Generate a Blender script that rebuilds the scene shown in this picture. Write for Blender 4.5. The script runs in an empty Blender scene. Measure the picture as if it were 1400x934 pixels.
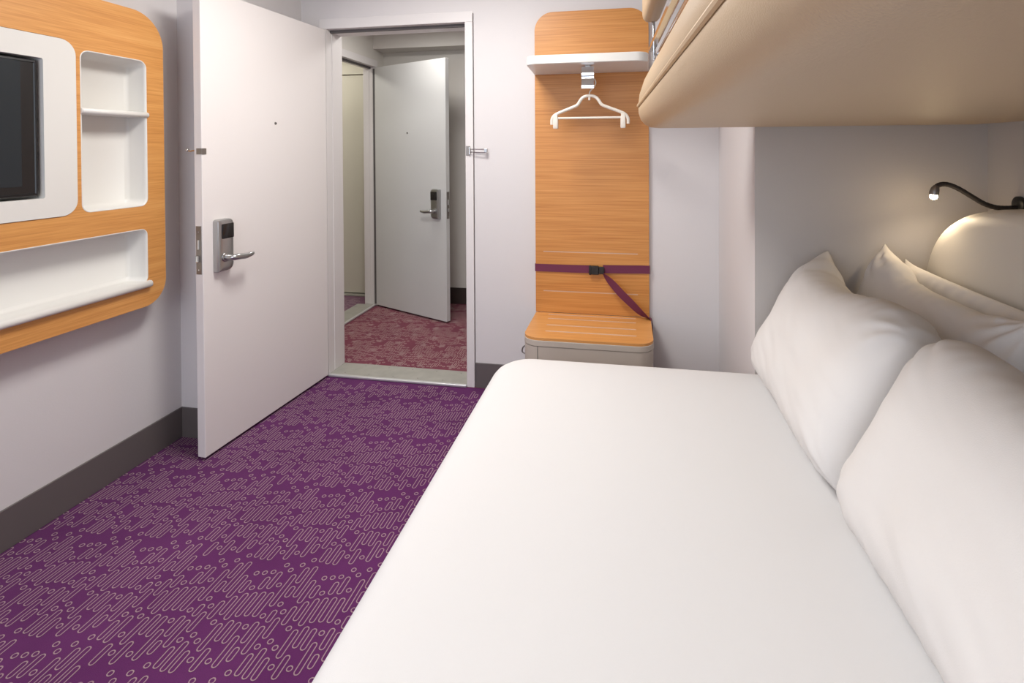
import bpy, bmesh, math, random
from mathutils import Vector, Matrix, noise
random.seed(7)
C = bpy.context.scene.collection
R = math.radians

# ------------------------------------------------------------------ materials
def lin(c):
    return tuple(((v/255)/12.92 if v/255 <= .04045 else ((v/255+.055)/1.055)**2.4) for v in c) + (1,)

def mat(name, rgb, rough=.6, metal=0., bump=0., bscale=200., coat=0., emit=None, estr=0., spec=.5, mottle=0., mscale=6.):
    m = bpy.data.materials.new(name); m.use_nodes = True
    nt = m.node_tree; b = nt.nodes['Principled BSDF']
    b.inputs['Base Color'].default_value = lin(rgb)
    b.inputs['Roughness'].default_value = rough
    b.inputs['Metallic'].default_value = metal
    b.inputs['Coat Weight'].default_value = coat
    b.inputs['Specular IOR Level'].default_value = spec
    if emit:
        b.inputs['Emission Color'].default_value = lin(emit); b.inputs['Emission Strength'].default_value = estr
    tc = nt.nodes.new('ShaderNodeTexCoord')
    if bump:
        n = nt.nodes.new('ShaderNodeTexNoise'); n.inputs['Scale'].default_value = bscale; n.inputs['Detail'].default_value = 4
        nt.links.new(tc.outputs['Object'], n.inputs['Vector'])
        bp = nt.nodes.new('ShaderNodeBump'); bp.inputs['Strength'].default_value = bump; bp.inputs['Distance'].default_value = .002
        nt.links.new(n.outputs['Fac'], bp.inputs['Height']); nt.links.new(bp.outputs['Normal'], b.inputs['Normal'])
    if mottle:
        n = nt.nodes.new('ShaderNodeTexNoise'); n.inputs['Scale'].default_value = mscale; n.inputs['Detail'].default_value = 6
        nt.links.new(tc.outputs['Object'], n.inputs['Vector'])
        mx = nt.nodes.new('ShaderNodeMix'); mx.data_type = 'RGBA'; mx.blend_type = 'MULTIPLY'
        mr = nt.nodes.new('ShaderNodeMapRange'); mr.inputs['From Min'].default_value = .3; mr.inputs['From Max'].default_value = .7
        mr.inputs['To Min'].default_value = 1-mottle; mr.inputs['To Max'].default_value = 1+mottle*.3
        nt.links.new(n.outputs['Fac'], mr.inputs['Value'])
        mx.inputs['Factor'].default_value = 1
        mx.inputs[6].default_value = lin(rgb); nt.links.new(mr.outputs['Result'], mx.inputs[7])
        nt.links.new(mx.outputs[2], b.inputs['Base Color'])
    return m

def wood(name, axis, light, mid, dark, rough=.42):
    m = bpy.data.materials.new(name); m.use_nodes = True
    nt = m.node_tree; L = nt.links; b = nt.nodes['Principled BSDF']
    tc = nt.nodes.new('ShaderNodeTexCoord')
    mp = nt.nodes.new('ShaderNodeMapping')
    sc = [1, 1, 1]
    for i in range(3): sc[i] = .5 if i == axis else 9
    mp.inputs['Scale'].default_value = sc
    L.new(tc.outputs['Object'], mp.inputs['Vector'])
    n1 = nt.nodes.new('ShaderNodeTexNoise'); n1.inputs['Scale'].default_value = (2.6 if axis == 0 else 1.6); n1.inputs['Detail'].default_value = 4; n1.inputs['Distortion'].default_value = .6
    L.new(mp.outputs['Vector'], n1.inputs['Vector'])
    mp2 = nt.nodes.new('ShaderNodeMapping')
    mp2.inputs['Scale'].default_value = [(3 if axis == 0 else 6) if i == axis else 210 for i in range(3)]
    L.new(tc.outputs['Object'], mp2.inputs['Vector'])
    n2 = nt.nodes.new('ShaderNodeTexNoise'); n2.inputs['Scale'].default_value = 1; n2.inputs['Detail'].default_value = 3
    L.new(mp2.outputs['Vector'], n2.inputs['Vector'])
    w = nt.nodes.new('ShaderNodeMath'); w.operation = 'MULTIPLY'; w.inputs[1].default_value = 9
    L.new(n1.outputs['Fac'], w.inputs[0])
    fr = nt.nodes.new('ShaderNodeMath'); fr.operation = 'SINE'; L.new(w.outputs[0], fr.inputs[0])
    w2 = nt.nodes.new('ShaderNodeMath'); w2.operation = 'MULTIPLY_ADD'; w2.inputs[1].default_value = (.07 if axis == 0 else .12); w2.inputs[2].default_value = (.10 if axis == 0 else .2)
    L.new(fr.outputs[0], w2.inputs[0])
    ad = nt.nodes.new('ShaderNodeMath'); ad.operation = 'MULTIPLY_ADD'; ad.inputs[1].default_value = (.85 if axis == 0 else .65)
    L.new(n2.outputs['Fac'], ad.inputs[0]); L.new(w2.outputs[0], ad.inputs[2])
    cr = nt.nodes.new('ShaderNodeValToRGB')
    cr.color_ramp.elements[0].position = .22; cr.color_ramp.elements[0].color = lin(dark)
    cr.color_ramp.elements[1].position = .8; cr.color_ramp.elements[1].color = lin(light)
    e = cr.color_ramp.elements.new(.5); e.color = lin(mid)
    L.new(ad.outputs[0], cr.inputs[0]); L.new(cr.outputs[0], b.inputs['Base Color'])
    b.inputs['Roughness'].default_value = rough
    bp = nt.nodes.new('ShaderNodeBump'); bp.inputs['Strength'].default_value = .12; bp.inputs['Distance'].default_value = .001
    L.new(n2.outputs['Fac'], bp.inputs['Height']); L.new(bp.outputs['Normal'], b.inputs['Normal'])
    return m

def carpet(name, a, b_, scale=900):
    m = bpy.data.materials.new(name); m.use_nodes = True
    nt = m.node_tree; L = nt.links; b = nt.nodes['Principled BSDF']
    tc = nt.nodes.new('ShaderNodeTexCoord')
    n = nt.nodes.new('ShaderNodeTexNoise'); n.inputs['Scale'].default_value = scale; n.inputs['Detail'].default_value = 2
    n2 = nt.nodes.new('ShaderNodeTexNoise'); n2.inputs['Scale'].default_value = 4; n2.inputs['Detail'].default_value = 5
    L.new(tc.outputs['Object'], n.inputs['Vector']); L.new(tc.outputs['Object'], n2.inputs['Vector'])
    ad = nt.nodes.new('ShaderNodeMath'); ad.operation = 'MULTIPLY_ADD'; ad.inputs[1].default_value = .55
    sb = nt.nodes.new('ShaderNodeMath'); sb.operation = 'MULTIPLY'; sb.inputs[1].default_value = .45
    L.new(n2.outputs['Fac'], sb.inputs[0]); L.new(n.outputs['Fac'], ad.inputs[0]); L.new(sb.outputs[0], ad.inputs[2])
    cr = nt.nodes.new('ShaderNodeValToRGB')
    cr.color_ramp.elements[0].position = .3; cr.color_ramp.elements[0].color = lin(a)
    cr.color_ramp.elements[1].position = .7; cr.color_ramp.elements[1].color = lin(b_)
    L.new(ad.outputs[0], cr.inputs[0]); L.new(cr.outputs[0], b.inputs['Base Color'])
    b.inputs['Roughness'].default_value = 1; b.inputs['Specular IOR Level'].default_value = .1
    b.inputs['Sheen Weight'].default_value = .06; b.inputs['Sheen Roughness'].default_value = .5
    bp = nt.nodes.new('ShaderNodeBump'); bp.inputs['Strength'].default_value = .5; bp.inputs['Distance'].default_value = .003
    L.new(n.outputs['Fac'], bp.inputs['Height']); L.new(bp.outputs['Normal'], b.inputs['Normal'])
    return m

M = dict(
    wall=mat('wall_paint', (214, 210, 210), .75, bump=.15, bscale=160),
    wall_grey=mat('grey_wall', (192, 187, 184), .75, bump=.15, bscale=160),  # darker grey for the column front and the headboard wall
    wall_warm=mat('vestibule_paint', (212, 208, 202), .75, bump=.15, bscale=160),
    corridor=mat('corridor_paint', (212, 208, 194), .7),
    ceil=mat('ceiling_paint', (226, 224, 220), .9),
    trim=mat('frame_paint', (220, 216, 215), .45),
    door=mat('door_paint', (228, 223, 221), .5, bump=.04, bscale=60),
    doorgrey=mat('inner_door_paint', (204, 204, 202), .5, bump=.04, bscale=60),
    base=mat('dark_vinyl', (98, 91, 90), .5),
    white=mat('white_moulding', (221, 219, 214), .38),
    sheet=mat('white_cotton', (217, 216, 216), .85, bump=.12, bscale=700),
    pillow=mat('pillow_cotton', (218, 215, 213), .85, bump=.15, bscale=500),
    head=mat('cream_vinyl', (222, 217, 208), .5, bump=.12, bscale=350),
    bunk=mat('tan_vinyl', (192, 168, 136), .42, bump=.35, bscale=420),
    piping=mat('tan_piping', (204, 178, 142), .45),
    wood_y=wood('oak_along_unit', 1, (226, 170, 104), (214, 153, 86), (192, 129, 66)),
    wood_x=wood('oak_across_panel', 0, (214, 154, 86), (200, 136, 68), (178, 110, 48)),
    wood_top=wood('oak_bench', 0, (224, 168, 104), (214, 152, 86), (196, 132, 68)),
    greige=mat('greige_laminate', (190, 180, 168), .5),
    chrome=mat('chrome', (205, 205, 205), .12, 1.),
    steel=mat('satin_steel', (178, 178, 178), .3, 1.),
    steel_d=mat('brushed_steel', (150, 146, 142), .42, 1.),
    alu=mat('aluminium_lip', (215, 215, 215), .35, .6),
    thr=mat('grey_threshold_metal', (176, 174, 166), .45, .3, mottle=.12, mscale=14),
    black=mat('black_plastic', (20, 19, 20), .38),
    screen=mat('tv_screen_glass', (38, 43, 47), .4, spec=.3),
    blackm=mat('matt_black', (30, 28, 28), .6),
    reader=mat('card_reader_black', (30, 27, 27), .2),
    gasket=mat('grey_gasket', (92, 88, 88), .7),
    plastic=mat('white_plastic', (222, 214, 202), .35),
    strap=mat('purple_webbing', (106, 44, 72), .8, bump=.5, bscale=900),
    carpet=carpet('purple_carpet', (80, 28, 78), (104, 48, 102)),
    cline=carpet('carpet_loop_lines', (149, 120, 130), (174, 146, 152)),
    carpet2=carpet('maroon_carpet', (108, 50, 68), (134, 72, 86)),
    cline2=carpet('maroon_carpet_loops', (164, 134, 134), (190, 162, 156)),
    star2=carpet('maroon_carpet_stars', (144, 108, 112), (164, 132, 132)),
    carpet3=carpet('grey_purple_carpet', (110, 76, 98), (138, 104, 122)),
    cline3=carpet('grey_purple_loops', (160, 138, 146), (182, 160, 164)),
    base_dark=mat('brown_vinyl', (62, 52, 49), .5),
    inlay=mat('slot_inlay', (206, 176, 152), .5),
    neck=mat('braided_black_sleeve', (34, 28, 28), .5, bump=.8, bscale=400),
    bulb=mat('led_lens', (255, 240, 210), .3, emit=(255, 226, 178), estr=60.),
    diff=mat('light_diffuser', (255, 255, 250), .4, emit=(255, 246, 235), estr=6.),
    glass=mat('dark_glossy_glass', (24, 26, 28), .1),  # plain dark glossy glass, one even colour
)

# ------------------------------------------------------------------ object helpers
def link_mesh(name, bm, m, smooth=False, angle=None):
    bmesh.ops.recalc_face_normals(bm, faces=bm.faces)
    me = bpy.data.meshes.new(name); bm.to_mesh(me); bm.free()
    for x in (m if isinstance(m, (list, tuple)) else [m]): me.materials.append(x)
    if smooth:
        for p in me.polygons: p.use_smooth = True
        if angle: me.set_sharp_from_angle(angle=R(angle))
    o = bpy.data.objects.new(name, me); C.objects.link(o)
    return o

def shift(o, v):
    v = Vector(v)
    o.data.transform(Matrix.Translation(-v))

def thing(name, label, cat, loc, group=None, kind=None):
    o = bpy.data.objects.new(name, None); C.objects.link(o); o.location = loc
    o.empty_display_size = .1
    o['label'] = label; o['category'] = cat
    if group: o['group'] = group
    if kind: o['kind'] = kind
    return o

ORG = {}
def part(name, bm, m, parent, smooth=False, angle=35, label=None):
    o = link_mesh(name, bm, m, smooth, angle)
    w = ORG.get(parent.name)
    if w is None:
        w = Vector(parent.location)
    shift(o, w); ORG[o.name] = w
    o.parent = parent
    if label: o['label'] = label
    return o

def solo(name, bm, m, label, cat, kind=None, group=None, smooth=False, angle=35):
    o = link_mesh(name, bm, m, smooth, angle)
    vs = [v.co for v in o.data.vertices]
    c = Vector(((min(v.x for v in vs)+max(v.x for v in vs))/2, (min(v.y for v in vs)+max(v.y for v in vs))/2, min(v.z for v in vs)))
    shift(o, c); o.location = c; ORG[o.name] = c
    o['label'] = label; o['category'] = cat
    if kind: o['kind'] = kind
    if group: o['group'] = group
    return o

def box(bm, x0, x1, y0, y1, z0, z1, bev=0., mi=0, T=None):
    vs = [bm.verts.new((x, y, z)) for x in (x0, x1) for y in (y0, y1) for z in (z0, z1)]
    idx = [(0, 1, 3, 2), (4, 6, 7, 5), (0, 4, 5, 1), (2, 3, 7, 6), (0, 2, 6, 4), (1, 5, 7, 3)]
    fs = [bm.faces.new([vs[i] for i in q]) for q in idx]
    for f in fs: f.material_index = mi
    if bev:
        es = list({e for f in fs for e in f.edges})
        r = bmesh.ops.bevel(bm, geom=es, offset=bev, segments=2, affect='EDGES', profile=.5)
        vs = list({v for v in r['verts']} | {v for v in vs if v.is_valid})
    if T:
        for v in vs: v.co = Vector(T(*v.co))
    return vs

def tube(bm, pts, r, seg=12, cap=True, mi=0):
    pts = [Vector(p) for p in pts]; n = len(pts)
    rs = r if isinstance(r, (list, tuple)) else [r]*n
    rings = []; up = Vector((0, 0, 1)); prev = None
    for i, p in enumerate(pts):
        t = (pts[min(i+1, n-1)]-pts[max(i-1, 0)]).normalized()
        if prev is None:
            a = t.cross(up)
            if a.length < .01: a = t.cross(Vector((1, 0, 0)))
            a.normalize()
        else:
            a = (prev - t*prev.dot(t)).normalized()
        prev = a; b = t.cross(a)
        rings.append([bm.verts.new(p+(a*math.cos(2*math.pi*k/seg)+b*math.sin(2*math.pi*k/seg))*rs[i]) for k in range(seg)])
    for i in range(n-1):
        for k in range(seg):
            f = bm.faces.new((rings[i][k], rings[i][(k+1) % seg], rings[i+1][(k+1) % seg], rings[i+1][k])); f.material_index = mi
    if cap:
        bm.faces.new(rings[0][::-1]).material_index = mi; bm.faces.new(rings[-1]).material_index = mi

def smooth_path(pts, n=6):
    pts = [Vector(p) for p in pts]; out = []
    P = [pts[0]*2-pts[1]] + pts + [pts[-1]*2-pts[-2]]
    for i in range(1, len(P)-2):
        for k in range(n):
            t = k/n
            out.append(.5*((2*P[i])+(-P[i-1]+P[i+1])*t+(2*P[i-1]-5*P[i]+4*P[i+1]-P[i+2])*t*t+(-P[i-1]+3*P[i]-3*P[i+1]+P[i+2])*t**3))
    out.append(pts[-1]); return out

def rpoly(corners, radii, seg=8):
    """rounded convex polygon, ccw list of (x,y)"""
    n = len(corners); out = []
    if not isinstance(radii, (list, tuple)): radii = [radii]*n
    for i in range(n):
        p = Vector(corners[i]); a = (Vector(corners[i-1])-p).normalized(); b = (Vector(corners[(i+1) % n])-p).normalized()
        r = radii[i]
        if r <= 1e-5: out.append(p.copy()); continue
        half = a.angle(b)/2; d = r/math.tan(half); c = p+(a+b).normalized()*(r/math.sin(half))
        s = p+a*d-c; e = p+b*d-c
        a0 = math.atan2(s.y, s.x); a1 = math.atan2(e.y, e.x)
        da = a1-a0
        while da > math.pi: da -= 2*math.pi
        while da < -math.pi: da += 2*math.pi
        for k in range(seg+1):
            t = a0+da*k/seg; out.append(c+Vector((math.cos(t), math.sin(t)))*r)
    return out

def inset_poly(corners, d):
    n = len(corners); out = []
    for i in range(n):
        p = Vector(corners[i]); a = (p-Vector(corners[i-1])).normalized(); b = (Vector(corners[(i+1) % n])-p).normalized()
        na = Vector((-a.y, a.x)); nb = Vector((-b.y, b.x))
        m = (na+nb); m = m/(m.dot(na)); out.append(p+m*d)
    return out

def rect(x0, x1, y0, y1): return [(x0, y0), (x1, y0), (x1, y1), (x0, y1)]

def loft(bm, corners, radii, prof, f3=lambda a, b, c: (a, b, c), seg=8, cap0=True, cap1=True, mi=0, closed_loop=False):
    """prof: list of (inset, level); f3 maps (a,b,level)->xyz"""
    if not isinstance(radii, (list, tuple)): radii = [radii]*len(corners)
    rings = []
    for ins, lv in prof:
        pts = rpoly(inset_poly(corners, ins), [max(r-ins, .0008) if r > 0 else 0 for r in radii], seg)
        rings.append([bm.verts.new(f3(p.x, p.y, lv)) for p in pts])
    n = len(rings[0])
    for i in range(len(rings)-1):
        for k in range(n):
            bm.faces.new((rings[i][k], rings[i][(k+1) % n], rings[i+1][(k+1) % n], rings[i+1][k])).material_index = mi
    if cap0: bm.faces.new(rings[0][::-1]).material_index = mi
    if cap1: bm.faces.new(rings[-1]).material_index = mi
    return rings

def holed(bm, outer, holes, f3, l0, l1):
    """flat plate with holes between level l0 (front) and l1 (back)"""
    def layer(lv):
        loops = []
        for lp in [outer]+holes: loops.append([bm.verts.new(f3(p[0], p[1], lv)) for p in lp])
        es = []
        for lp in loops:
            for i in range(len(lp)): es.append(bm.edges.new((lp[i], lp[(i+1) % len(lp)])))
        bmesh.ops.triangle_fill(bm, use_beauty=True, use_dissolve=False, edges=es)
        return loops
    A = layer(l0); B = layer(l1)
    for la, lb in zip(A, B):
        n = len(la)
        for i in range(n): bm.faces.new((la[i], la[(i+1) % n], lb[(i+1) % n], lb[i]))

def new(): return bmesh.new()

# ------------------------------------------------------------------ camera
Rm = [Vector((0.983, -0.003, -0.182)), Vector((0.182, -0.012, 0.983)), Vector((-0.005, -1.0, -0.012))]
px, py, f = 726., 213., 715.
def nrm(v): return v.normalized()
v1 = Vector((858-px, 204-py, f)).normalized()           # image direction of world +Y
dn = Vector((1034-px, 60000-py, f)); dn = (dn - v1*dn.dot(v1)).normalized()
zc = -dn; xc = v1.cross(zc).normalized()
if xc.x < 0: xc = -xc
# rows: world axes in camera (right, down, forward); blender camera axes: right, up, backward
cam = bpy.data.cameras.new('camera'); co = bpy.data.objects.new('camera', cam); C.objects.link(co)
right = Vector((xc.x, v1.x, zc.x)); down = Vector((xc.y, v1.y, zc.y)); fwd = Vector((xc.z, v1.z, zc.z))
mw = Matrix((( right.x, -down.x, -fwd.x, 0), (right.y, -down.y, -fwd.y, 0), (right.z, -down.z, -fwd.z, 1.33), (0, 0, 0, 1)))
co.matrix_world = mw
cam.sensor_width = 36; cam.lens = f*36/1400
cam.shift_x = -(px-700)/1400; cam.shift_y = (py-467)/1400
cam.clip_start = .02
bpy.context.scene.camera = co

# ------------------------------------------------------------------ setting
WY = 2.81          # wall with the door
BY = -1.5          # wall behind the camera
RX = 1.21          # headboard wall
CZ = 2.4

def struct(name, bm, m, label, cat, **k): return solo(name, bm, m, label, cat, kind='structure', **k)

def pill_tile(cols, period, seed):
    rnd = random.Random(seed); out = []
    for c in range(cols):
        y = rnd.random()*.05; col = []; y_end = y+period-.012; last = 0
        while True:
            k = rnd.random()
            L = .0175 if k < (.36 if last else .5) else rnd.choice((.042, .048, .062, .066, .085, .092, .118))
            if y+L > y_end: break
            col.append((y, L)); last = L < .02
            y += L+.010+(rnd.choice((.004, .012, .03)) if L < .02 else rnd.choice((0, 0, .008)))
        out.append(col)
    return out

def pills(bm, x0, x1, y0, y1, pitch, w, lw, seed, cols=9, period=.372, z=.0012):
    tile = pill_tile(cols, period, seed); x = x0+pitch/2; i = 0
    while x < x1-w/2:
        ty = y0-period+(i//cols % 3)*.02
        while ty < y1:
            for (py_, L) in tile[i % cols]:
                ya = ty+py_; yb = ya+L
                if ya < y0 or yb > y1: continue
                r = w/2; ri = r-lw; S = 5
                o_, i_ = [], []
                for (cy, a0) in ((yb-r, 0), (ya+r, math.pi)):
                    for k in range(S+1):
                        a = a0+math.pi*k/S
                        o_.append(bm.verts.new((x+r*math.cos(a), cy+r*math.sin(a), z)))
                        i_.append(bm.verts.new((x+ri*math.cos(a), cy+ri*math.sin(a), z)))
                n = len(o_)
                for k in range(n):
                    bm.faces.new((o_[k], o_[(k+1) % n], i_[(k+1) % n], i_[k])).material_index = 1
            ty += period
        x += pitch; i += 1

bm = new()
v = [bm.verts.new(p) for p in ((-2.07, BY-.02, 0), (RX+.02, BY-.02, 0), (RX+.02, WY-.01, 0), (-2.07, WY-.01, 0))]
bm.faces.new(v)
pills(bm, -2.05, -.38, .35, WY-.03, .0246, .0172, .0030, 3)
fl = struct('floor', bm, [M['carpet'], M['cline']], 'purple carpet with grey outlined oval loops beside the bed', 'carpet')
bm = new()
v = [bm.verts.new(p) for p in ((-2.17, WY-.01, 0), (-.55, WY-.01, 0), (-.55, 4.45, 0), (-2.17, 4.45, 0))]
bm.faces.new(v)
pills(bm, -2.11, -.62, 2.98, 4.3, .0246, .0190, .0040, 9)
rs = random.Random(5)
for gx_ in range(9):
    for gy_ in range(8):
        cx = -2.06+gx_*.165+(gy_ % 2)*.08+rs.uniform(-.03, .03); cy = 3.03+gy_*.16+rs.uniform(-.03, .03)
        if cx > -.68: continue
        R_ = rs.uniform(.024, .038); a0 = rs.random()
        ring = [bm.verts.new((cx+(R_ if k % 2 == 0 else R_*.5)*math.cos(a0+k*math.pi/5), cy+(R_ if k % 2 == 0 else R_*.5)*math.sin(a0+k*math.pi/5), .0016)) for k in range(10)]
        c_ = bm.verts.new((cx, cy, .0016))
        for k in range(10): bm.faces.new((ring[k], ring[(k+1) % 10], c_)).material_index = 2
struct('floor', bm, [M['carpet2'], M['cline2'], M['star2']], 'maroon and beige patterned carpet just beyond the near doorway', 'carpet')
bm = new()
v = [bm.verts.new(p) for p in ((-3.45, WY-.01, 0), (-2.17, WY-.01, 0), (-2.17, 4.6, 0), (-3.45, 4.6, 0))]
bm.faces.new(v)
pills(bm, -2.95, -2.30, 3.3, 4.34, .0246, .0190, .0040, 12)
struct('floor', bm, [M['carpet3'], M['cline3']], 'greyish purple patterned carpet through the second doorway', 'carpet')

bm = new(); box(bm, -2.2, 1.35, BY-.1, WY+.02, CZ, CZ+.1); struct('ceiling', bm, M['ceil'], 'white ceiling of the bedroom', 'ceiling')
bm = new(); box(bm, -3.5, -.5, WY+.16, 4.6, 2.33, 2.43); struct('ceiling', bm, M['ceil'], 'white ceiling of the vestibule beyond the doorway', 'ceiling')
# left wall with its return behind the open door
bm = new(); box(bm, -2.2, -2.05, BY-.1, 2.09, 0, CZ); struct('wall_left', bm, M['wall'], 'grey white wall carrying the oak television unit', 'wall')
bm = new(); box(bm, -2.2, -1.9, 2.09, WY, 0, CZ); struct('wall_left_return', bm, M['wall'], 'narrow grey wall return behind the open door', 'wall')
# door wall (opening -1.76 .. -.89, top 2.045)
bm = new()
box(bm, -1.9, -1.77, WY, WY+.16, 0, CZ); box(bm, -.84, .46, WY, WY+.16, 0, CZ); box(bm, -1.77, -.84, WY, WY+.16, 2.09, CZ)
box(bm, -2.2, -1.9, WY, WY+.16, 0, CZ)
struct('wall_far', bm, M['wall'], 'white wall with the doorway and luggage station', 'wall')
# projecting column wall and headboard wall
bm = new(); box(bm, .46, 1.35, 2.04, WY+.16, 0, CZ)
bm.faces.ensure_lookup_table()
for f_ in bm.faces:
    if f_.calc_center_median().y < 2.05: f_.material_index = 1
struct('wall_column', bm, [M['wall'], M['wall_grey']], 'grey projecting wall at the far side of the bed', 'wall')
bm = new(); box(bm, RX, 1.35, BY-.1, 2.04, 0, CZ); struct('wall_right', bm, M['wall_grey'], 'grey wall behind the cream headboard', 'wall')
# wall behind the camera with an unseen window added to light the room
bm = new()
wx0, wx1, wz0, wz1 = -1.95, .15, .8, 2.15
box(bm, -2.05, wx0, BY-.1, BY, 0, CZ); box(bm, wx1, RX, BY-.1, BY, 0, CZ)
box(bm, wx0, wx1, BY-.1, BY, 0, wz0); box(bm, wx0, wx1, BY-.1, BY, wz1, CZ)
struct('wall_back', bm, M['wall'], 'wall behind the camera with the added window opening', 'wall')
bm = new()
box(bm, wx0, wx1, BY-.08, BY-.02, wz0, wz0+.05); box(bm, wx0, wx1, BY-.08, BY-.02, wz1-.05, wz1)
for x in (wx0, (wx0+wx1)/2-.025, wx1-.05): box(bm, x, x+.05, BY-.08, BY-.02, wz0+.05, wz1-.05)
struct('added_window_1', bm, M['trim'], 'unseen white framed window added to light the bedroom', 'window')

def baseboard(name, x0, x1, y0, y1, label, m='base'):
    bm = new(); box(bm, x0, x1, y0, y1, 0.001, .14, .002); struct(name, bm, M[m], label, 'baseboard')
baseboard('baseboard_left', -2.05, -2.042, BY, 2.09, 'dark grey baseboard along the wall under the television unit')
baseboard('baseboard_return', -2.042, -1.9, 2.082, 2.09, 'short dark baseboard behind the free edge of the open door')
baseboard('baseboard_far', -.84, -.505, WY-.008, WY, 'short dark baseboard between door frame and luggage bench')
baseboard('baseboard_vestibule', -2.05, -.6, 4.312, 4.32, 'dark baseboard seen behind the inner open door', 'base_dark')

# vestibule
bm = new(); box(bm, -2.12, -.6, 4.32, 4.46, 0, 2.33); struct('wall_vestibule_back', bm, M['wall_warm'], 'beige white wall at the back of the vestibule', 'wall')
bm = new(); box(bm, -.6, -.5, WY+.16, 4.46, 0, 2.33); struct('wall_vestibule_right', bm, M['wall_warm'], 'side wall of the vestibule', 'wall')
bm = new()
box(bm, -2.22, -2.12, WY+.16, 3.29, 0, 2.33); box(bm, -2.22, -2.12, 4.19, 4.46, 0, 2.33); box(bm, -2.22, -2.12, 3.29, 4.19, 2.09, 2.33)
struct('wall_vestibule_left', bm, M['wall_warm'], 'vestibule wall with the second doorway', 'wall')
bm = new(); box(bm, -2.12, -.6, 4.13, 4.32, 2.19, 2.33); struct('trim_soffit', bm, M['wall_warm'], 'boxed soffit under the vestibule ceiling', 'soffit')
bm = new(); box(bm, -3.4, -2.22, 4.46, 4.58, 0, 2.33); struct('wall_corridor_far', bm, M['corridor'], 'cream wall seen through the second doorway', 'wall')
bm = new(); box(bm, -3.5, -3.4, 2.8, 4.58, 0, 2.33); struct('wall_corridor_left', bm, M['corridor'], 'cream side wall of the corridor', 'wall')
bm = new(); box(bm, -3.4, -2.2, 2.8, 2.9, 0, 2.33); struct('wall_corridor_near', bm, M['corridor'], 'cream near wall of the corridor', 'wall')

# door frames
def frame(name, label, T, u0, u1, ztop, depth, face=.045, proud=.006, vertical=False):
    """opening u0..u1 in wall coordinates, n=0 at room face going back to n=depth"""
    bm = new()
    box(bm, u0-face, u0, -proud, depth+proud, 0.0, ztop, .002, T=T)
    box(bm, u1, u1+face, -proud, depth+proud, 0.0, ztop, .002, T=T)
    box(bm, u0-face, u1+face, -proud, depth+proud, ztop, ztop+face*1.3, .002, T=T)
    o = struct(name, bm, M['trim'], label, 'door frame')
    bm = new()
    box(bm, u0, u0+.003, .052, depth-.01, 0.013, ztop-.001, T=T); box(bm, u1-.003, u1, .052, depth-.01, 0.013, ztop-.001, T=T)
    box(bm, u0+.003, u1-.003, .052, depth-.01, ztop-.013, ztop-.001, T=T)
    part('door_stop', bm, M['trim'], o)
    bm = new(); box(bm, u0+.002, u1-.002, .034, .051, ztop-.016, ztop-.0005, T=T)
    if vertical: box(bm, u1-.008, u1-.0005, -.004, .012, 0.02, ztop-.016, T=T)
    part('gasket', bm, M['gasket'], o)
    return o
T1 = lambda u, n, z: (u, WY+n, z)
fr1 = frame('trim_1', 'white steel frame around the near doorway', T1, -1.735, -.890, 2.043, .16)
bm = new(); box(bm, -.8915, -.890, WY+.005, WY+.035, .865, 1.007); part('strike_plate', bm, M['steel_d'], fr1, label='grey metal strike plate')
T2 = lambda u, n, z: (-2.12-n, u, z)
fr2 = frame('trim_2', 'white frame around the second doorway in the vestibule wall', T2, 3.335, 4.150, 2.043, .10, vertical=True)

def threshold(name, label, T, u0, u1, n0, n1):
    t = thing(name, label, 'threshold', T((u0+u1)/2, (n0+n1)/2, 0.0))
    bm = new(); box(bm, u0, u1, n0+.022, n1, .0015, .012, .002, T=T); p_ = part('plate', bm, M['thr'], t)
    bm = new(); box(bm, u0, u1, n0, n0+.021, .0015, .016, .004, T=T); part('nosing', bm, M['alu'], t, label='bright aluminium nosing strip')
    for k in range(5):
        for nn in (n0+.05, n1-.03):
            bm = new(); u = u0+.08+(u1-u0-.16)*(k+.5*(nn > n0+.06))/4.5
            c = T(u, nn, .0121)
            bmesh.ops.create_cone(bm, cap_ends=True, segments=10, radius1=.0045, radius2=.0035, depth=.0012, matrix=Matrix.Translation(c))
            part('screw', bm, M['steel_d'], p_)
    return t
threshold('door_threshold', 'long metal threshold strip across the near doorway, edged by purple carpet', T1, -1.733, -.889, -.022, .165)
threshold('door_threshold', 'metal threshold strip under the second doorway, further left', T2, 3.337, 4.143, -.002, .17)

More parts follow.
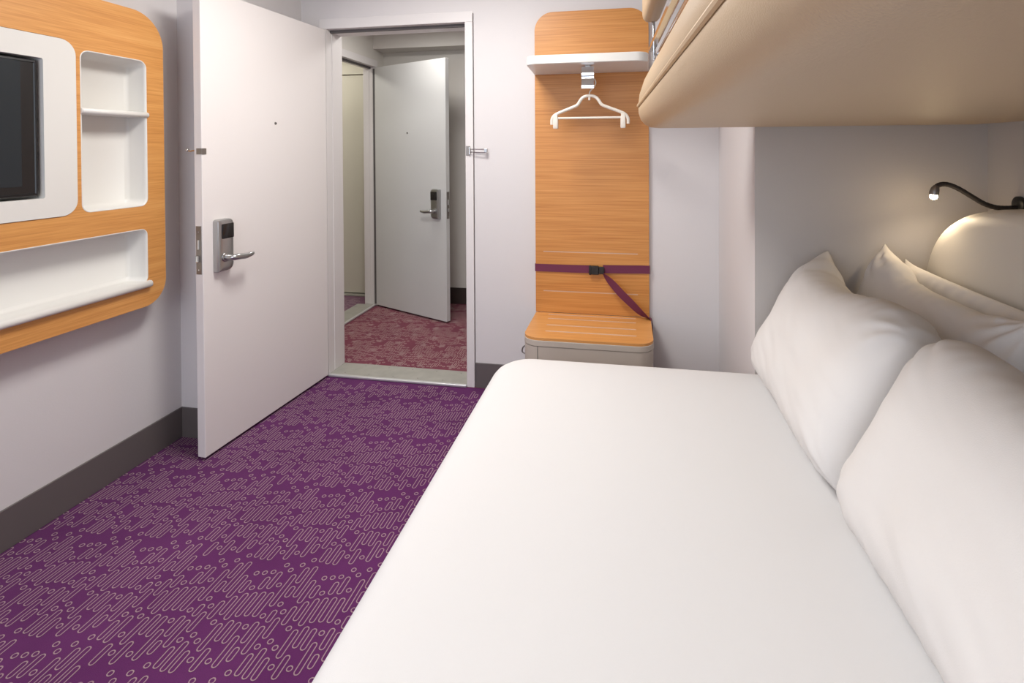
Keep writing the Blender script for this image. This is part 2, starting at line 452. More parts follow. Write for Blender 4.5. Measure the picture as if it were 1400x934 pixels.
# ------------------------------------------------------------------ doors
def door(name, label, hinge, free, zt, m, thick, catch):
    h = Vector(hinge); d = (Vector(free)-h); Ln = d.length; d.normalize()
    nvec = Vector((-d.y, d.x))                      # candidate normal
    if nvec.dot(Vector((0, 0))-h) < 0: nvec = -nvec  # towards the camera side
    def T(u, n, z): 
        p = h+d*u+nvec*n; return (p.x, p.y, z)
    bm = new(); box(bm, 0, Ln, -thick, 0, .014, zt, .0025, T=T)
    o = struct(name, bm, m, label, 'door', smooth=False)
    # lock case: u is distance from hinge; near free edge
    a, b, z0, z1 = Ln-.139, Ln-.052, .80, 1.03
    bm = new()
    cs = [(a, z0), (b, z0), (b, z1), (a, z1)]
    loft(bm, cs, [.03, .006, .012, .022], [(0, .0005), (0, .020), (.003, .027), (.009, .030), (.02, .0315)], lambda p, q, l: T(p, l, q), seg=6)
    lc = part('lock_case', bm, M['steel'], o, smooth=True, angle=40)
    bm = new()
    loft(bm, rect(a+.006, b-.016, z1-.085, z1-.02), .004, [(0, .028), (0, .0335), (.002, .0345)], lambda p, q, l: T(p, l, q), seg=3)
    part('card_reader', bm, M['reader'], lc, smooth=True, label='glossy black card reader')
    # lever
    u0, zz = Ln-.088, .862
    bm = new()
    tube(bm, [T(u0, n, zz) for n in (.030, .036, .038)], [.021, .020, .016], 24)
    tube(bm, smooth_path([T(u0, .036, zz), T(u0, .058, zz), T(u0-.006, .070, zz), T(u0-.03, .074, zz-.001), T(u0-.075, .073, zz-.006), T(u0-.118, .068, zz-.002)], 5),
         [.013]*10+[.0138]*6+[.013]*5+[.011]*4+[.008], 14)
    part('lever_handle', bm, M['steel'], lc, smooth=True, angle=45)
    # faceplate on the free edge
    bm = new(); box(bm, Ln-.0005, Ln+.002, -thick+.006, -.006, z0+.003, z1-.02, .0008, T=T)
    fp = part('lock_faceplate', bm, M['steel_d'], o, label='narrow steel faceplate on the free edge')
    bm = new(); box(bm, Ln+.001, Ln+.013, -thick*.68, -thick*.35, .855, .885, .003, T=T); part('latch_bolt', bm, M['chrome'], fp)
    bm = new(); box(bm, Ln+.001, Ln+.006, -thick*.6, -thick*.42, .91, .95, .001, T=T); part('deadbolt', bm, M['alu'], fp)
    for zs in (z0+.022, z1-.045):
        bm = new(); tube(bm, [T(Ln+.0018, -thick/2, zs), T(Ln+.003, -thick/2, zs)], .0035, 10); part('screw', bm, M['chrome'], fp)
    bm = new(); tube(bm, [T(Ln*.485, -.002, 1.47), T(Ln*.485, .003, 1.47)], [.008, .0065], 16); ph = part('peephole', bm, M['steel_d'], o)
    bm = new(); tube(bm, [T(Ln*.485, .0028, 1.47), T(Ln*.485, .0036, 1.47)], .0042, 14); part('lens', bm, M['blackm'], ph)
    # peephole height and hinge side
    if catch:
        bm = new(); box(bm, Ln-.022, Ln+.0025, -.026, .0022, 1.317, 1.343, .0006, T=T); part('corner_plate', bm, M['steel_d'], o, label='small square steel wrap plate')
        bm = new()
        tube(bm, smooth_path([T(Ln-.01, -thick+.001, 1.333), T(Ln-.01, -thick-.015, 1.333), T(Ln-.012, -thick-.032, 1.331), T(Ln-.012, -thick-.044, 1.335)], 4), .0035, 10)
        sp = bmesh.ops.create_icosphere(bm, subdivisions=2, radius=.0075, matrix=Matrix.Translation(T(Ln-.012, -thick-.048, 1.336)))
        part('security_catch', bm, M['chrome'], o, smooth=True)
    for zh in (.25, 1.05, 1.82):
        bm = new(); tube(bm, [T(-.003, -thick/2, zh-.05), T(-.003, -thick/2, zh+.05)], .006, 12); part('hinge', bm, M['steel_d'], o, smooth=True)
    return o
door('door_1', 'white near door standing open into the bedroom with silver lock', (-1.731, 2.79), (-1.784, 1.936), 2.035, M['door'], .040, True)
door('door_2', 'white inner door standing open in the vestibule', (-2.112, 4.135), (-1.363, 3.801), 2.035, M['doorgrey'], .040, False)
# closed door across the corridor
bm = new(); box(bm, -3.02, -2.24, 4.425, 4.455, .022, 2.02, .002); d3 = struct('door_3', bm, M['corridor'], 'closed cream door seen through the second doorway', 'door')
bm = new(); box(bm, -3.08, -2.225, 4.41, 4.46, 2.026, 2.11, .002); box(bm, -3.08, -3.025, 4.41, 4.46, 0.001, 2.026, .002)
struct('trim_3', bm, M['corridor'], 'cream head frame above the closed corridor door', 'door frame')
bm = new(); box(bm, -3.02, -2.24, 4.38, 4.459, .0015, .014, .002); solo('door_threshold', bm, M['thr'], 'pale threshold strip under the closed cream corridor door', 'threshold')

# security swing bar on the near frame
t = thing('door_guard', 'small chrome swing bar guard screwed to the white door frame', 'door guard', (-.875, WY-.006, 1.30))
bm = new(); box(bm, -.886, -.862, WY-.010, WY-.0065, 1.30, 1.352, .001); mp_ = part('mounting_plate', bm, M['steel_d'], t)
bm = new(); tube(bm, [(-.864, WY-.016, 1.306), (-.864, WY-.016, 1.346)], .0055, 12); part('pivot', bm, M['chrome'], t, smooth=True)
bm = new()
loop = smooth_path([(-.862, WY-.018, 1.334), (-.83, WY-.024, 1.334), (-.775, WY-.028, 1.332), (-.768, WY-.028, 1.322), (-.775, WY-.028, 1.315), (-.83, WY-.024, 1.317), (-.862, WY-.018, 1.317)], 5)
tube(bm, loop, .0027, 8); part('swing_bar', bm, M['chrome'], t, smooth=True)
bm = new(); box(bm, -.775, -.757, WY-.036, WY-.020, 1.316, 1.337, .002); part('rubber_bumper', bm, M['steel'], t)

# ------------------------------------------------------------------ television unit (left wall)
FX = -1.958
fu = lambda y, z, l: (l, y, z)
UY = (.30, 1.924)
t = thing('television_wall_unit', 'oak faced wall unit with rounded corners, white niches and television surround', 'wall unit', (-2.05, 1.1, .69))
outer = rpoly(rect(UY[0], UY[1], .69, 1.905), [.10, .10, .14, .14], 12)
sur = rpoly(rect(.50, 1.562, 1.102, 1.731), .055, 10)
n1 = rpoly(rect(1.576, 1.843, 1.106, 1.704), .032, 8)
n2 = rpoly(rect(.45, 1.839, .786, 1.013), .028, 8)
bm = new(); holed(bm, outer, [sur, n1, n2], fu, FX, FX-.018)
part('oak_front', bm, M['wood_y'], t)
# carcass rim behind the front
bm = new(); oc = rect(UY[0]+.012, UY[1]-.012, .702, 1.893)
loft(bm, oc, [.09, .09, .13, .13], [(0, FX-.018), (0, -2.0495)], fu, seg=10, cap0=False, cap1=False)
part('carcass_side', bm, M['wood_y'], t, smooth=True)
def niche(corners, r, name, edge=.004):
    bm = new()
    rings = loft(bm, corners, r, [(-.0005, FX-.004), (0, FX+.0008), (.0022, FX+.0016), (.0045, FX), (.006, FX-.01), (.010, -2.030), (.022, -2.045)], fu, seg=8, cap0=False, cap1=True)
    return part(name, bm, M['white'], t, smooth=True, angle=60)
na = niche(rect(1.576, 1.843, 1.106, 1.704), .032, 'tall_niche')
nb = niche(rect(.45, 1.839, .786, 1.013), .028, 'long_niche')
# shelf of the tall niche: rounded nose
def nose_shelf(y0, y1, z, th, out, parent, name):
    bm = new()
    prof = [(-2.044, z+th/2), (FX+out-.008, z+th/2), (FX+out-.002, z+th*.3), (FX+out, z), (FX+out-.002, z-th*.3), (FX+out-.008, z-th/2), (-2.044, z-th/2)]
    rows = []
    for y in (y0, y0+.004, y1-.004, y1):
        k = 0 if y in (y0, y1) else 1
        rows.append([bm.verts.new((a if a < -2 else a-(1-k)*.004, y, b)) for a, b in prof])
    n = len(prof)
    for i in range(3):
        for k in range(n): bm.faces.new((rows[i][k], rows[i][(k+1) % n], rows[i+1][(k+1) % n], rows[i+1][k]))
    bm.faces.new(rows[0][::-1]); bm.faces.new(rows[-1])
    return part(name, bm, M['white'], parent, smooth=True, angle=50)
nose_shelf(1.576, 1.846, 1.481, .021, .014, na, 'shelf')
nose_shelf(.45, 1.846, .783, .026, .022, nb, 'tray_lip')
# television surround panel with its rectangular opening
bm = new(); holed(bm, rpoly(rect(.502, 1.560, 1.104, 1.729), .053, 10), [rpoly(rect(.60, 1.452, 1.172, 1.650), .006, 3)], fu, FX+.003, FX-.03)
su = part('television_surround', bm, M['white'], t)
bm = new(); loft(bm, rect(.60, 1.452, 1.172, 1.650), .006, [(0, FX-.028), (0, -2.04)], fu, seg=3, cap0=False, cap1=True); part('recess', bm, M['white'], su)

t = thing('television', 'black flat television set in the white surround of the oak unit', 'television', (-2.03, 1.0, 1.182))
bm = new(); loft(bm, rect(.64, 1.443, 1.180, 1.643), .008, [(0, -2.03), (0, FX-.014), (.004, FX-.008), (.010, FX-.007), (.012, FX-.010)], fu, seg=4, cap1=True)
part('bezel', bm, M['black'], t, smooth=True, angle=30)
bm = new(); loft(bm, rect(.70, 1.392, 1.216, 1.632), .002, [(0, FX-.0105), (0, FX-.0085)], fu, seg=2); part('screen', bm, M['screen'], t)

# ------------------------------------------------------------------ luggage station
t = thing('luggage_bench', 'low luggage bench with slotted oak top and greige body', 'bench', (-.19, 2.6, 0))
bc = [(-.49, 2.40), (.115, 2.40), (.115, 2.785), (-.49, 2.785)]
rr = [.075, .075, .004, .004]
slots = []
for k, y in enumerate((2.755, 2.69, 2.59, 2.50)):
    slots.append((-.42+.008*k, .040, y, .0075))
bm = new()
holed(bm, rpoly(bc, rr, 10), [rpoly(rect(a, b, y-h, y+h), h*.9, 4) for a, b, y, h in slots], lambda a, b, l: (a, b, l), .450, .438)
tp = part('bench_top', bm, M['wood_top'], t)
for a, b, y, h in slots:
    bm = new(); loft(bm, rect(a-.003, b+.003, y-h-.003, y+h+.003), h, [(0, .441), (0, .4492)], seg=4); part('slot_inlay', bm, M['inlay'], tp)
bm = new(); loft(bm, [(-.492, 2.398), (.117, 2.398), (.117, 2.785), (-.492, 2.785)], [.077, .077, .004, .004], [(.002, .4375), (0, .436), (0, .412)], seg=10, cap0=False); part('edge_band', bm, M['greige'], t, smooth=True)
bm = new(); loft(bm, [(-.49, 2.40), (.115, 2.40), (.115, 2.785), (-.49, 2.785)], [.075, .075, .004, .004], [(0, 0.001), (0, .4085), (.004, .4086), (.004, .4119)], seg=10); part('body', bm, M['greige'], t, smooth=True)
bm = new(); box(bm, -.418, -.4155, 2.3985, 2.4035, .03, .409); part('vertical_seam', bm, M['gasket'], t)  # dark strip for the vertical joint in the bench body
bm = new(); tube(bm, smooth_path([(-.494, 2.49, .375), (-.505, 2.49, .365), (-.508, 2.49, .345), (-.494, 2.49, .335)], 4), .0035, 8); part('side_hook', bm, M['steel_d'], t, smooth=True)

t = thing('luggage_back_panel', 'tall oak wall panel with rounded top, two grooves, between door and bunk', 'wall panel', (-.19, 2.79, .45))
fp_ = lambda x, z, l: (x, l, z)
grooves = [rpoly(rect(-.45, .052, z-.0028, z+.0028), .0025, 3) for z in (.780, .567)]
bm = new(); holed(bm, rpoly(rect(-.492, .109, .4515, 2.068), [.004, .004, .10, .10], 12), grooves, fp_, 2.787, 2.808)
pb = part('oak_board', bm, M['wood_x'], t)
for z in (.780, .567):
    bm = new(); box(bm, -.452, .054, 2.7885, 2.7905, z-.003, z+.003); part('groove_inlay', bm, M['inlay'], pb)

# hat shelf
t = thing('hat_shelf', 'white hat shelf across the oak panel above the hanger', 'shelf', (-.19, 2.785, 1.733))
bm = new(); 
loft(bm, [(-.475, 2.435), (.095, 2.435), (.108, 2.786), (-.494, 2.786)], [.06, .06, .002, .002], [(.003, 1.733), (0, 1.736), (0, 1.772), (.003, 1.775)], seg=8)
part('board', bm, M['white'], t, smooth=True)
# hook under the shelf
t = thing('hook_bracket', 'small polished metal hook bracket under the white hat shelf', 'hook', (-.186, 2.52, 1.62))
bm = new(); loft(bm, rect(-.202, -.172, 2.522, 2.552), .004, [(0, 1.7265), (0, 1.7325)], seg=3); part('fixing_plate', bm, M['steel'], t)
bm = new()
prof = [(2.512, 1.7265), (2.510, 1.700), (2.507, 1.690), (2.512, 1.680), (2.512, 1.662), (2.506, 1.654), (2.508, 1.622)]
rows = []
for y, z in prof: rows.append([bm.verts.new((x, yy, z)) for x, yy in ((-.216, y), (-.157, y), (-.157, y+.006), (-.216, y+.006))])
for i in range(len(rows)-1):
    for k in range(4): bm.faces.new((rows[i][k], rows[i][(k+1) % 4], rows[i+1][(k+1) % 4], rows[i+1][k]))
bm.faces.new(rows[0]); bm.faces.new(rows[-1][::-1])
part('front_plate', bm, M['chrome'], t, smooth=True, angle=60)
bm = new(); tube(bm, smooth_path([(-.186, 2.517, 1.70), (-.186, 2.535, 1.672), (-.186, 2.555, 1.655), (-.186, 2.575, 1.668)], 4), .004, 10); 
tube(bm, [(-.186, 2.537, 1.727), (-.186, 2.537, 1.668)], .005, 10); part('hook', bm, M['steel'], t, smooth=True)

# clothes hanger
HY = 2.545
t = thing('clothes_hanger', 'cream plastic clothes hanger with trouser bar and two clips', 'hanger', (-.181, HY, 1.43))
bm = new()
sh = [(-.365, 1.452), (-.364, 1.478), (-.350, 1.498), (-.32, 1.513), (-.268, 1.533), (-.240, 1.546), (-.226, 1.566), (-.210, 1.583), (-.181, 1.590),
      (-.152, 1.583), (-.136, 1.566), (-.122, 1.546), (-.094, 1.533), (-.042, 1.513), (-.012, 1.498), (.002, 1.478), (.003, 1.452)]
tube(bm, smooth_path([(x, HY, z) for x, z in sh], 4), .0078, 10); part('shoulder', bm, M['plastic'], t, smooth=True)
bm = new(); tube(bm, [(-.345, HY, 1.483), (-.017, HY, 1.483)], .0055, 10); tube(bm, [(-.181, HY, 1.594), (-.181, HY, 1.568)], [.006, .005], 10); part('trouser_bar', bm, M['plastic'], t, smooth=True)
bm = new()
hk = [(-.181, HY, 1.588), (-.180, HY, 1.606), (-.172, HY, 1.618), (-.156, HY, 1.636), (-.151, HY, 1.655), (-.160, HY, 1.673), (-.178, HY, 1.679), (-.196, HY, 1.672)]
tube(bm, smooth_path(hk, 5), .0032, 10); part('hook', bm, M['plastic'], t, smooth=True)
for x in (-.345, -.020):
    bm = new()
    loft(bm, [(x-.013, HY-.012), (x+.011, HY-.012), (x+.011, HY+.012), (x-.013, HY+.012)], .003, [(.002, 1.432), (0, 1.436), (0, 1.470), (.003, 1.500), (.006, 1.503)], seg=3)
    part('clip', bm, M['plastic'], t, smooth=True)

# luggage strap
t = thing('luggage_strap', 'purple webbing strap buckled across the oak panel with loose hanging tail', 'strap', (-.19, 2.785, .45))
def ribbon(path, width_dirs, w, th, name, parent, m=M['strap']):
    bm = new(); rows = []
    P = [Vector(p) for p in path]
    for i, p in enumerate(P):
        wd = Vector(width_dirs[i]).normalized(); tn = (P[min(i+1, len(P)-1)]-P[max(i-1, 0)]).normalized()
        nn = tn.cross(wd).normalized()
        rows.append([bm.verts.new(p+wd*a*w/2+nn*b*th/2) for a, b in ((-1, -1), (1, -1), (1, 1), (-1, 1))])
    for i in range(len(rows)-1):
        for k in range(4): bm.faces.new((rows[i][k], rows[i][(k+1) % 4], rows[i+1][(k+1) % 4], rows[i+1][k]))
    bm.faces.new(rows[0][::-1]); bm.faces.new(rows[-1])
    return part(name, bm, m, parent, smooth=True, angle=50)
ribbon([(-.4945, 2.80, .692), (-.4945, 2.784, .692), (-.45, 2.7825, .692), (-.3, 2.782, .692), (-.19, 2.779, .694)], [(0, 0, 1)]*5, .040, .003, 'left_band', t)
ribbon([(-.13, 2.779, .697), (0, 2.782, .699), (.07, 2.7825, .701), (.1115, 2.784, .701), (.1115, 2.80, .701)], [(0, 0, 1)]*5, .042, .003, 'right_band', t)
bm = new()
loft(bm, rect(-.192, -.150, .668, .714), .006, [(0, 2.778), (0, 2.766), (.003, 2.762)], fp_, seg=4)
loft(bm, rect(-.152, -.122, .672, .710), .006, [(0, 2.777), (0, 2.768), (.003, 2.765)], fp_, seg=4)
box(bm, -.203, -.190, 2.764, 2.777, .666, .716, .003)
part('buckle', bm, M['blackm'], t, smooth=True, angle=40, label='black plastic buckle')
tail = smooth_path([(-.128, 2.768, .678), (-.108, 2.750, .660), (-.078, 2.738, .630), (-.035, 2.732, .584), (.013, 2.732, .538), (.061, 2.738, .490), (.098, 2.752, .459), (.1205, 2.752, .448), (.1235, 2.752, .40), (.1235, 2.752, .36)], 6)
nT = len(tail); wd = []
for i in range(nT):
    s = i/(nT-1)
    if s < .72:
        a = R(8+62*math.sin(s/.72*math.pi)); wd.append((.72*math.sin(a)+.1, -math.cos(a), .70*math.sin(a)))
    else: wd.append((0.02, -1, 0.02))
ribbon(tail, wd, .044, .002, 'loose_tail', t)

# ------------------------------------------------------------------ bed
BZ = .525
bt = thing('double_bed', 'wide low bed made up with a smooth white fitted sheet', 'bed', (.35, 1.0, 0))
X0, X1, Y0, Y1 = -.505, 1.205, .10, 2.036
bm = new(); box(bm, -.44, 1.20, .17, 1.97, .002, .18, .01); part('base', bm, M['base'], bt)
def bed_mesh():
    bm = new(); cs = [(X0, Y0), (X1, Y0), (X1, Y1), (X0, Y1)]; rd = [.14, .02, .02, .15]
    prof = [(.03, .182), (.008, .19), (0, .22), (0, .40), (.001, .44), (.004, .468), (.012, .49), (.026, .506), (.045, .5165), (.07, .5215)]
    rings = loft(bm, cs, rd, prof, seg=12, cap1=False)
    # fill the top with concentric rings up to the centre
    last = rings[-1]; cx, cy = .35, 1.07; prev = last; n = len(last)
    for s in (.9, .8, .7, .58, .45, .3, .15):
        ring = [bm.verts.new((cx+(v.co.x-cx)*s, cy+(v.co.y-cy)*s, BZ-.002)) for v in last]
        for k in range(n): bm.faces.new((prev[k], prev[(k+1) % n], ring[(k+1) % n], ring[k]))
        prev = ring
    c = bm.verts.new((cx, cy, BZ-.002))
    for k in range(n): bm.faces.new((prev[k], prev[(k+1) % n], c))
    for v in bm.verts:
        if v.co.z > .45:
            v.co.z += .0022*noise.noise(Vector((v.co.x*3.1, v.co.y*2.3, 4)))
    return bm
part('mattress', bed_mesh(), M['sheet'], bt, smooth=True, angle=80)

# headboard pad
bm = new(); hc = (1.27, .60); A_, B_ = .762, .572
def se(a, n=3.7):
    c, s = math.cos(a), math.sin(a)
    return (abs(c)**(2/n)*(1 if c > 0 else -1), abs(s)**(2/n)*(1 if s > 0 else -1))
N_ = 96; ringsH = []
for sc, X in ((1.0, 1.207), (1.0, 1.06), (.998, 1.035), (.99, 1.016), (.972, 1.001), (.94, .989), (.88, .980), (.6, .972), (.35, .969)):
    ring = []
    for k in range(N_):
        p = se(2*math.pi*k/N_); y = hc[0]+p[0]*(A_-(1-sc)*.75*A_ if sc > .5 else A_*(sc-.0)); z = hc[1]+p[1]*(B_-(1-sc)*.75*B_ if sc > .5 else B_*sc)
        ring.append(bm.verts.new((X, y, max(z, BZ+.004))))
    ringsH.append(ring)
for i in range(len(ringsH)-1):
    for k in range(N_): bm.faces.new((ringsH[i][k], ringsH[i][(k+1) % N_], ringsH[i+1][(k+1) % N_], ringsH[i+1][k]))
bm.faces.new(ringsH[0][::-1]); bm.faces.new(ringsH[-1])
bmesh.ops.remove_doubles(bm, verts=bm.verts, dist=.0004)
solo('headboard', bm, M['head'], 'cream padded headboard with a rounded top corner behind the pillows', 'headboard', smooth=True, angle=60)

# ------------------------------------------------------------------ pillows
def pillow(label, ybase, Ly, H, T_, foot, ang, sag=.05, seed=0, ears=(1, 1), squash=1.0, taper=0., roll=0.):
    """foot = (X,Z) of the bottom seam; ang = lean from horizontal; runs along Y from ybase"""
    nu, nv = 56, 44
    th = R(ang); tx, tz = math.cos(th), math.sin(th); nx, nz = -math.sin(th), math.cos(th)
    bm = new(); rnd = random.Random(seed)
    cr = []
    for su, sv in ((-1, 1), (1, 1), (-1, -1), (1, -1)):
        cr.append((su, sv, rnd.random()*6))
    def pos(u, v, side):
        au, av = abs(u), abs(v)
        x = Ly/2*u*(1-.035*(1-v*v)); t_ = H/2*v*(1-.03*(1-u*u))
        e = (au**10)*(av**10)
        k0 = ears[1] if u > 0 else ears[0]
        rc = (1-(k0 if v > 0 else .4))*.085*(au**5)*(av**5)
        x *= 1-rc; t_ *= 1-rc*.9
        if v > 0:
            k = ears[1] if u > 0 else ears[0]
            x += math.copysign(.022*e*k, u); t_ += .030*e*k
        if isinstance(sag, (int, float)): t_ -= sag*(1-min(1, au)**5)*max(0, v)**1.6
        else:
            for q in range(len(sag)-1):
                if sag[q][0] <= u <= sag[q+1][0]:
                    w_ = (u-sag[q][0])/(sag[q+1][0]-sag[q][0]); w_ = w_*w_*(3-2*w_)
                    t_ += (sag[q][1]*(1-w_)+sag[q+1][1]*w_)*max(0, v)**1.8; break
        g = max(0., (1-au**8))*max(0., (1-av**(4.6 if v > 0 else 4.)))
        h = T_/2*g**.5
        # fold creases fanning out from the upper corners and seam puckers
        w = 0
        for su, sv, ph in cr:
            du, dv = (u-su)*Ly/2, (v-sv)*H/2
            d = math.hypot(du, dv)+1e-5; a = math.atan2(dv, du)
            am = .006 if sv > 0 else .003
            w += am*math.sin(a*13+ph+d*10)*math.exp(-((d-.07)/.065)**2)
        w += .0045*noise.noise(Vector((u*2.2+seed, v*2.0, seed*1.7)))*1.6
        pk = max(0, 1-abs(.93-av)*6)
        w += .0038*pk*math.sin(u*46+seed+3*noise.noise(Vector((u*5, seed, 0))))
        w += .0035*noise.noise(Vector((u*3.0+9*seed, v*9-u*5, 2.2)))*g
        h = max(0., h+w*min(1, g*5))
        n_ = side*h
        # flatter back, fuller front, fuller bottom
        n_ *= (1.06 if side > 0 else .94)*(1-.12*v)
        X = foot[0]+tx*(H/2+t_)+nx*n_; Z = foot[1]+tz*(H/2+t_)+nz*n_
        X += .03*(v*v)*0 - roll*v*v
        Yv = ybase+Ly/2+x
        if Z < BZ+.0015:
            X += (BZ+.0015-Z)*(-.25 if side > 0 else .1); Z = BZ+.0015
        X = min(X, 1.19)
        return (X, Yv, Z)
    grid = {}
    def g01(k, n):           # denser near edges
        s = -1+2*k/n; return math.sin(s*math.pi/2)*.55+s*.45
    for side in (1, -1):
        for i in range(nu+1):
            for j in range(nv+1):
                edge = i in (0, nu) or j in (0, nv)
                if edge and side == -1: grid[(i, j, -1)] = grid[(i, j, 1)]; continue
                grid[(i, j, side)] = bm.verts.new(pos(g01(i, nu), g01(j, nv), side))
        for i in range(nu):
            for j in range(nv):
                q = [grid[(i, j, side)], grid[(i+1, j, side)], grid[(i+1, j+1, side)], grid[(i, j+1, side)]]
                if len(set(q)) == 4: bm.faces.new(q)
    o = solo('pillow', bm, M['pillow'], label, 'pillow', group='white pillows stacked against the headboard', smooth=True, angle=180)
    s = o.modifiers.new('s', 'SUBSURF'); s.levels = 1; s.render_levels = 1
    return o
pillow('white pillow at the front far side with a pointed corner, beside the grey wall', 1.245, .725, .45, .225, (.480, .532), 65,
       [(-1, -.035), (-.85, -.012), (-.62, .006), (-.42, .004), (-.15, -.016), (.12, -.036), (.45, -.036), (.72, -.024), (.9, .006), (1, .022)], 1, (0, .8))
pillow('nearest white pillow, large at the lower right, leaning in front', .47, .755, .455, .235, (.490, .532), 66,
       [(-1, -.01), (0, -.022), (.4, -.012), (.65, 0), (.85, .004), (1, -.02)], 2, (0, .1))
pillow('white pillow with a peaked corner, second from the front at the far side', 1.245, .735, .45, .125, (.702, .540), 70,
       [(-1, .01), (-.75, -.012), (-.5, -.03), (.1, -.032), (.35, -.026), (.65, .010), (.9, .022), (1, .026)], 3, (.1, .8))
pillow('flat white pillow pressed against the cream headboard, rearmost at the far side', 1.245, .735, .41, .07, (.862, .545), 81, .004, 4, (.1, .5))

# ------------------------------------------------------------------ reading lamp
t = thing('reading_lamp', 'black gooseneck reading lamp with a lit tip above the headboard', 'lamp', (1.2085, 1.885, 1.14))
LY = 1.885
bm = new(); tube(bm, [(1.2085, LY, 1.150), (1.200, LY, 1.150), (1.196, LY, 1.150)], [.026, .026, .020], 24); part('wall_plate', bm, M['black'], t, smooth=True, angle=40)
bm = new()
nk = smooth_path([(1.198, LY, 1.140), (1.165, LY, 1.1385), (1.138, LY, 1.141), (1.108, LY, 1.152), (1.077, LY, 1.172), (1.036, LY, 1.199), (1.005, LY, 1.212), (.984, LY, 1.211), (.972, LY, 1.203)], 8)
tube(bm, nk, [.0078*(1+.05*math.sin(i*2.1)) for i in range(len(nk))], 12); part('gooseneck', bm, M['neck'], t, smooth=True)
bm = new(); tube(bm, [(.975, LY, 1.207), (.971, LY, 1.198), (.968, LY, 1.186), (.967, LY, 1.178)], [.008, .012, .0135, .0135], 20); hd = part('lamp_head', bm, M['steel_d'], t, smooth=True, angle=45)
bm = new(); bmesh.ops.create_uvsphere(bm, u_segments=20, v_segments=12, radius=.011, matrix=Matrix.Translation((.9665, LY, 1.174))); part('bulb', bm, M['bulb'], hd, smooth=True, label='glowing warm lens')
l = bpy.data.lights.new('reading_glow', 'SPOT'); l.energy = 1.6; l.color = (1, .80, .55); l.shadow_soft_size = .012; l.spot_size = R(165); l.spot_blend = .8
lo = bpy.data.objects.new('reading_glow', l); C.objects.link(lo); lo.location = (.962, LY-.002, 1.159); lo.rotation_euler = (R(-10), R(-12), 0)

# ------------------------------------------------------------------ upper bunk
ub = thing('upper_bunk', 'tan padded upper bunk overhanging the bed, with piped edge', 'bunk bed', (.6, 1.0, 1.41))
bx = lambda y: .038+(2.0-y)*.042
cs = [(bx(.0), 0.0), (1.206, 0.0), (1.206, 2.037), (bx(2.037), 2.037)]
bm = new()
loft(bm, cs, [.09, .02, .02, .07], [(.20, 1.405), (.075, 1.406), (.045, 1.4095), (.025, 1.419), (.009, 1.437), (.001, 1.462), (0, 1.479), (.004, 1.489)], seg=12, cap1=False)
part('underside', bm, M['bunk'], ub, smooth=True, angle=70)
bm = new()
loft(bm, cs, [.09, .02, .02, .07], [(.004, 1.490), (0, 1.496), (.004, 1.53), (.022, 1.585), (.045, 1.628), (.060, 1.642), (.09, 1.648)], seg=12, cap0=False)
part('side_panel', bm, M['bunk'], ub, smooth=True, angle=70)
bm = new()
pp = rpoly(cs, [.09, .02, .02, .07], 12); pts = [(p.x, p.y, 1.4895) for p in pp]
tube(bm, pts+[pts[0]], .0062, 8, cap=False); part('piping', bm, M['piping'], ub, smooth=True)
# guard rail and padded bolster
gx = lambda y: .088+(1.98-y)*.040
t = thing('guard_rail', 'chrome guard rail with tan padding along the upper bunk edge', 'guard rail', (.1, 1.9, 1.64))
bm = new()
def sq_tube(bm, z0, z1, hw, ya, yb, off=0):
    vs = []
    for y in (ya, yb): vs.append([bm.verts.new((gx(y)+off+dx, y, z)) for dx, z in ((-hw, z0), (hw, z0), (hw, z1), (-hw, z1))])
    for k in range(4): bm.faces.new((vs[0][k], vs[0][(k+1) % 4], vs[1][(k+1) % 4], vs[1][k]))
    bm.faces.new(vs[0]); bm.faces.new(vs[1][::-1])
sq_tube(bm, 1.688, 1.704, .010, .1, 1.985); part('flat_rail', bm, M['chrome'], t)
bm = new(); tube(bm, [(gx(.1)+.022, .1, 1.672), (gx(1.95)+.022, 1.95, 1.672)], .009, 12); part('round_rail', bm, M['chrome'], t, smooth=True)
for y in (1.955, .95, .2):
    bm = new(); tube(bm, [(gx(y)+.006, y, 1.652), (gx(y)+.006, y, 1.688)], .0075, 12); part('post', bm, M['chrome'], t, smooth=True)
    bm = new(); tube(bm, [(gx(y)+.004, y, 1.7035), (gx(y)+.004, y, 1.80)], .0075, 12); part('post', bm, M['chrome'], t, smooth=True)
bm = new()
pc = [(gx(.1)-.035, .1), (gx(.1)+.03, .1), (gx(1.985)+.03, 1.985), (gx(1.985)-.035, 1.985)]
loft(bm, pc, .03, [(.026, 1.792), (.012, 1.795), (.003, 1.805), (0, 1.82), (0, 2.02), (.006, 2.04), (.02, 2.05)], seg=8)
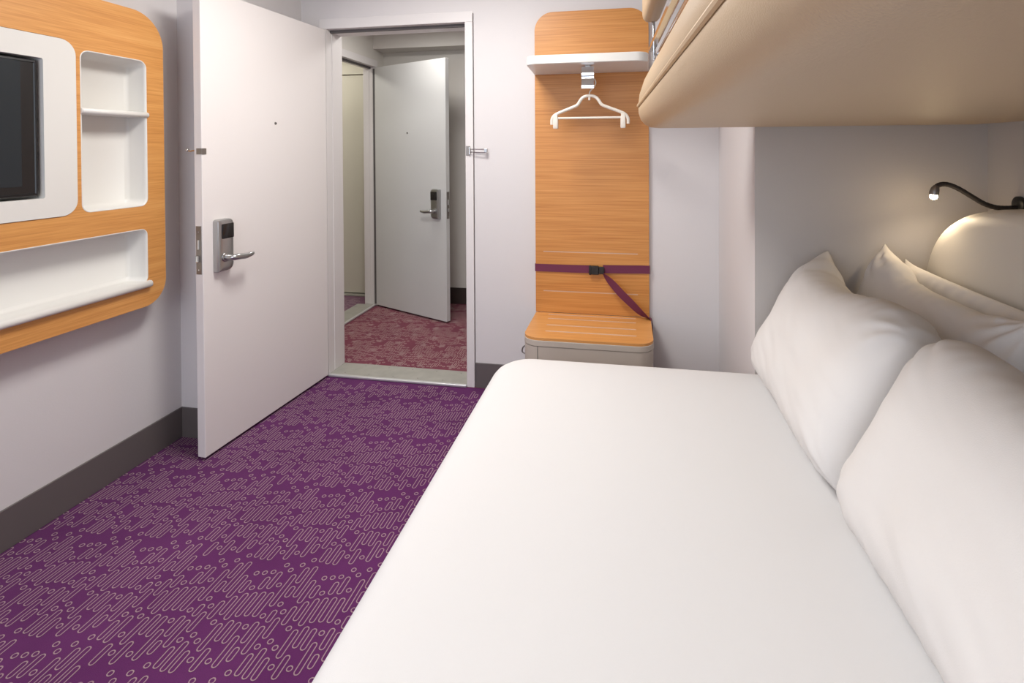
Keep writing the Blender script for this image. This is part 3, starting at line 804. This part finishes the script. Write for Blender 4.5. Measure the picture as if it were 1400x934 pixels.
part('padding', bm, M['bunk'], t, smooth=True, angle=70)

# ------------------------------------------------------------------ lights
def area(name, loc, rot, sx, sy, e, col):
    l = bpy.data.lights.new(name, 'AREA'); l.shape = 'RECTANGLE'; l.size = sx; l.size_y = sy; l.energy = e; l.color = col
    o = bpy.data.objects.new(name, l); C.objects.link(o); o.location = loc; o.rotation_euler = rot; return o
def ceiling_light(x, y, z, s, e, col, label):
    t = thing('ceiling_light', label, 'ceiling light', (x, y, z))
    bm = new(); holed(bm, rpoly(rect(x-s/2-.02, x+s/2+.02, y-s/2-.02, y+s/2+.02), .02, 4), [rpoly(rect(x-s/2, x+s/2, y-s/2, y+s/2), .01, 3)], lambda a, b, c: (a, b, c), z-.02, z-.0005)
    part('frame', bm, M['trim'], t)
    bm = new(); box(bm, x-s/2, x+s/2, y-s/2, y+s/2, z-.012, z-.0005); part('diffuser', bm, M['diff'], t)
    area('ceiling_glow', (x, y, z-.025), (0, 0, 0), s, s, e, col)
ceiling_light(-.8, 1.75, CZ, .5, 25, (1, .985, .96), 'square bedroom ceiling light nearest the doorway')
ceiling_light(-.6, -.6, CZ, .6, 16, (1, .985, .96), 'square bedroom ceiling light behind the camera, added as unseen fill')  # out-of-view ceiling light, added to fill the bedroom
ceiling_light(-1.45, 3.45, 2.33, .3, 7, (1, .985, .96), 'square vestibule ceiling light')
ceiling_light(-2.75, 3.9, 2.33, .3, 4.5, (1, .97, .88), 'square corridor ceiling light')
area('window_fill', ((wx0+wx1)/2, BY-.15, (wz0+wz1)/2), (R(90), 0, 0), 2.0, 1.25, 29, (.78, .88, 1.0))  # fill light added outside the unseen window
w = bpy.data.worlds.new('world'); bpy.context.scene.world = w; w.use_nodes = True
w.node_tree.nodes['Background'].inputs[0].default_value = (.7, .8, 1, 1); w.node_tree.nodes['Background'].inputs[1].default_value = .8
vs_ = bpy.context.scene.view_settings
vs_.view_transform = 'Standard'; vs_.look = 'None'; vs_.exposure = 0.08; vs_.gamma = 1; vs_.use_curve_mapping = False
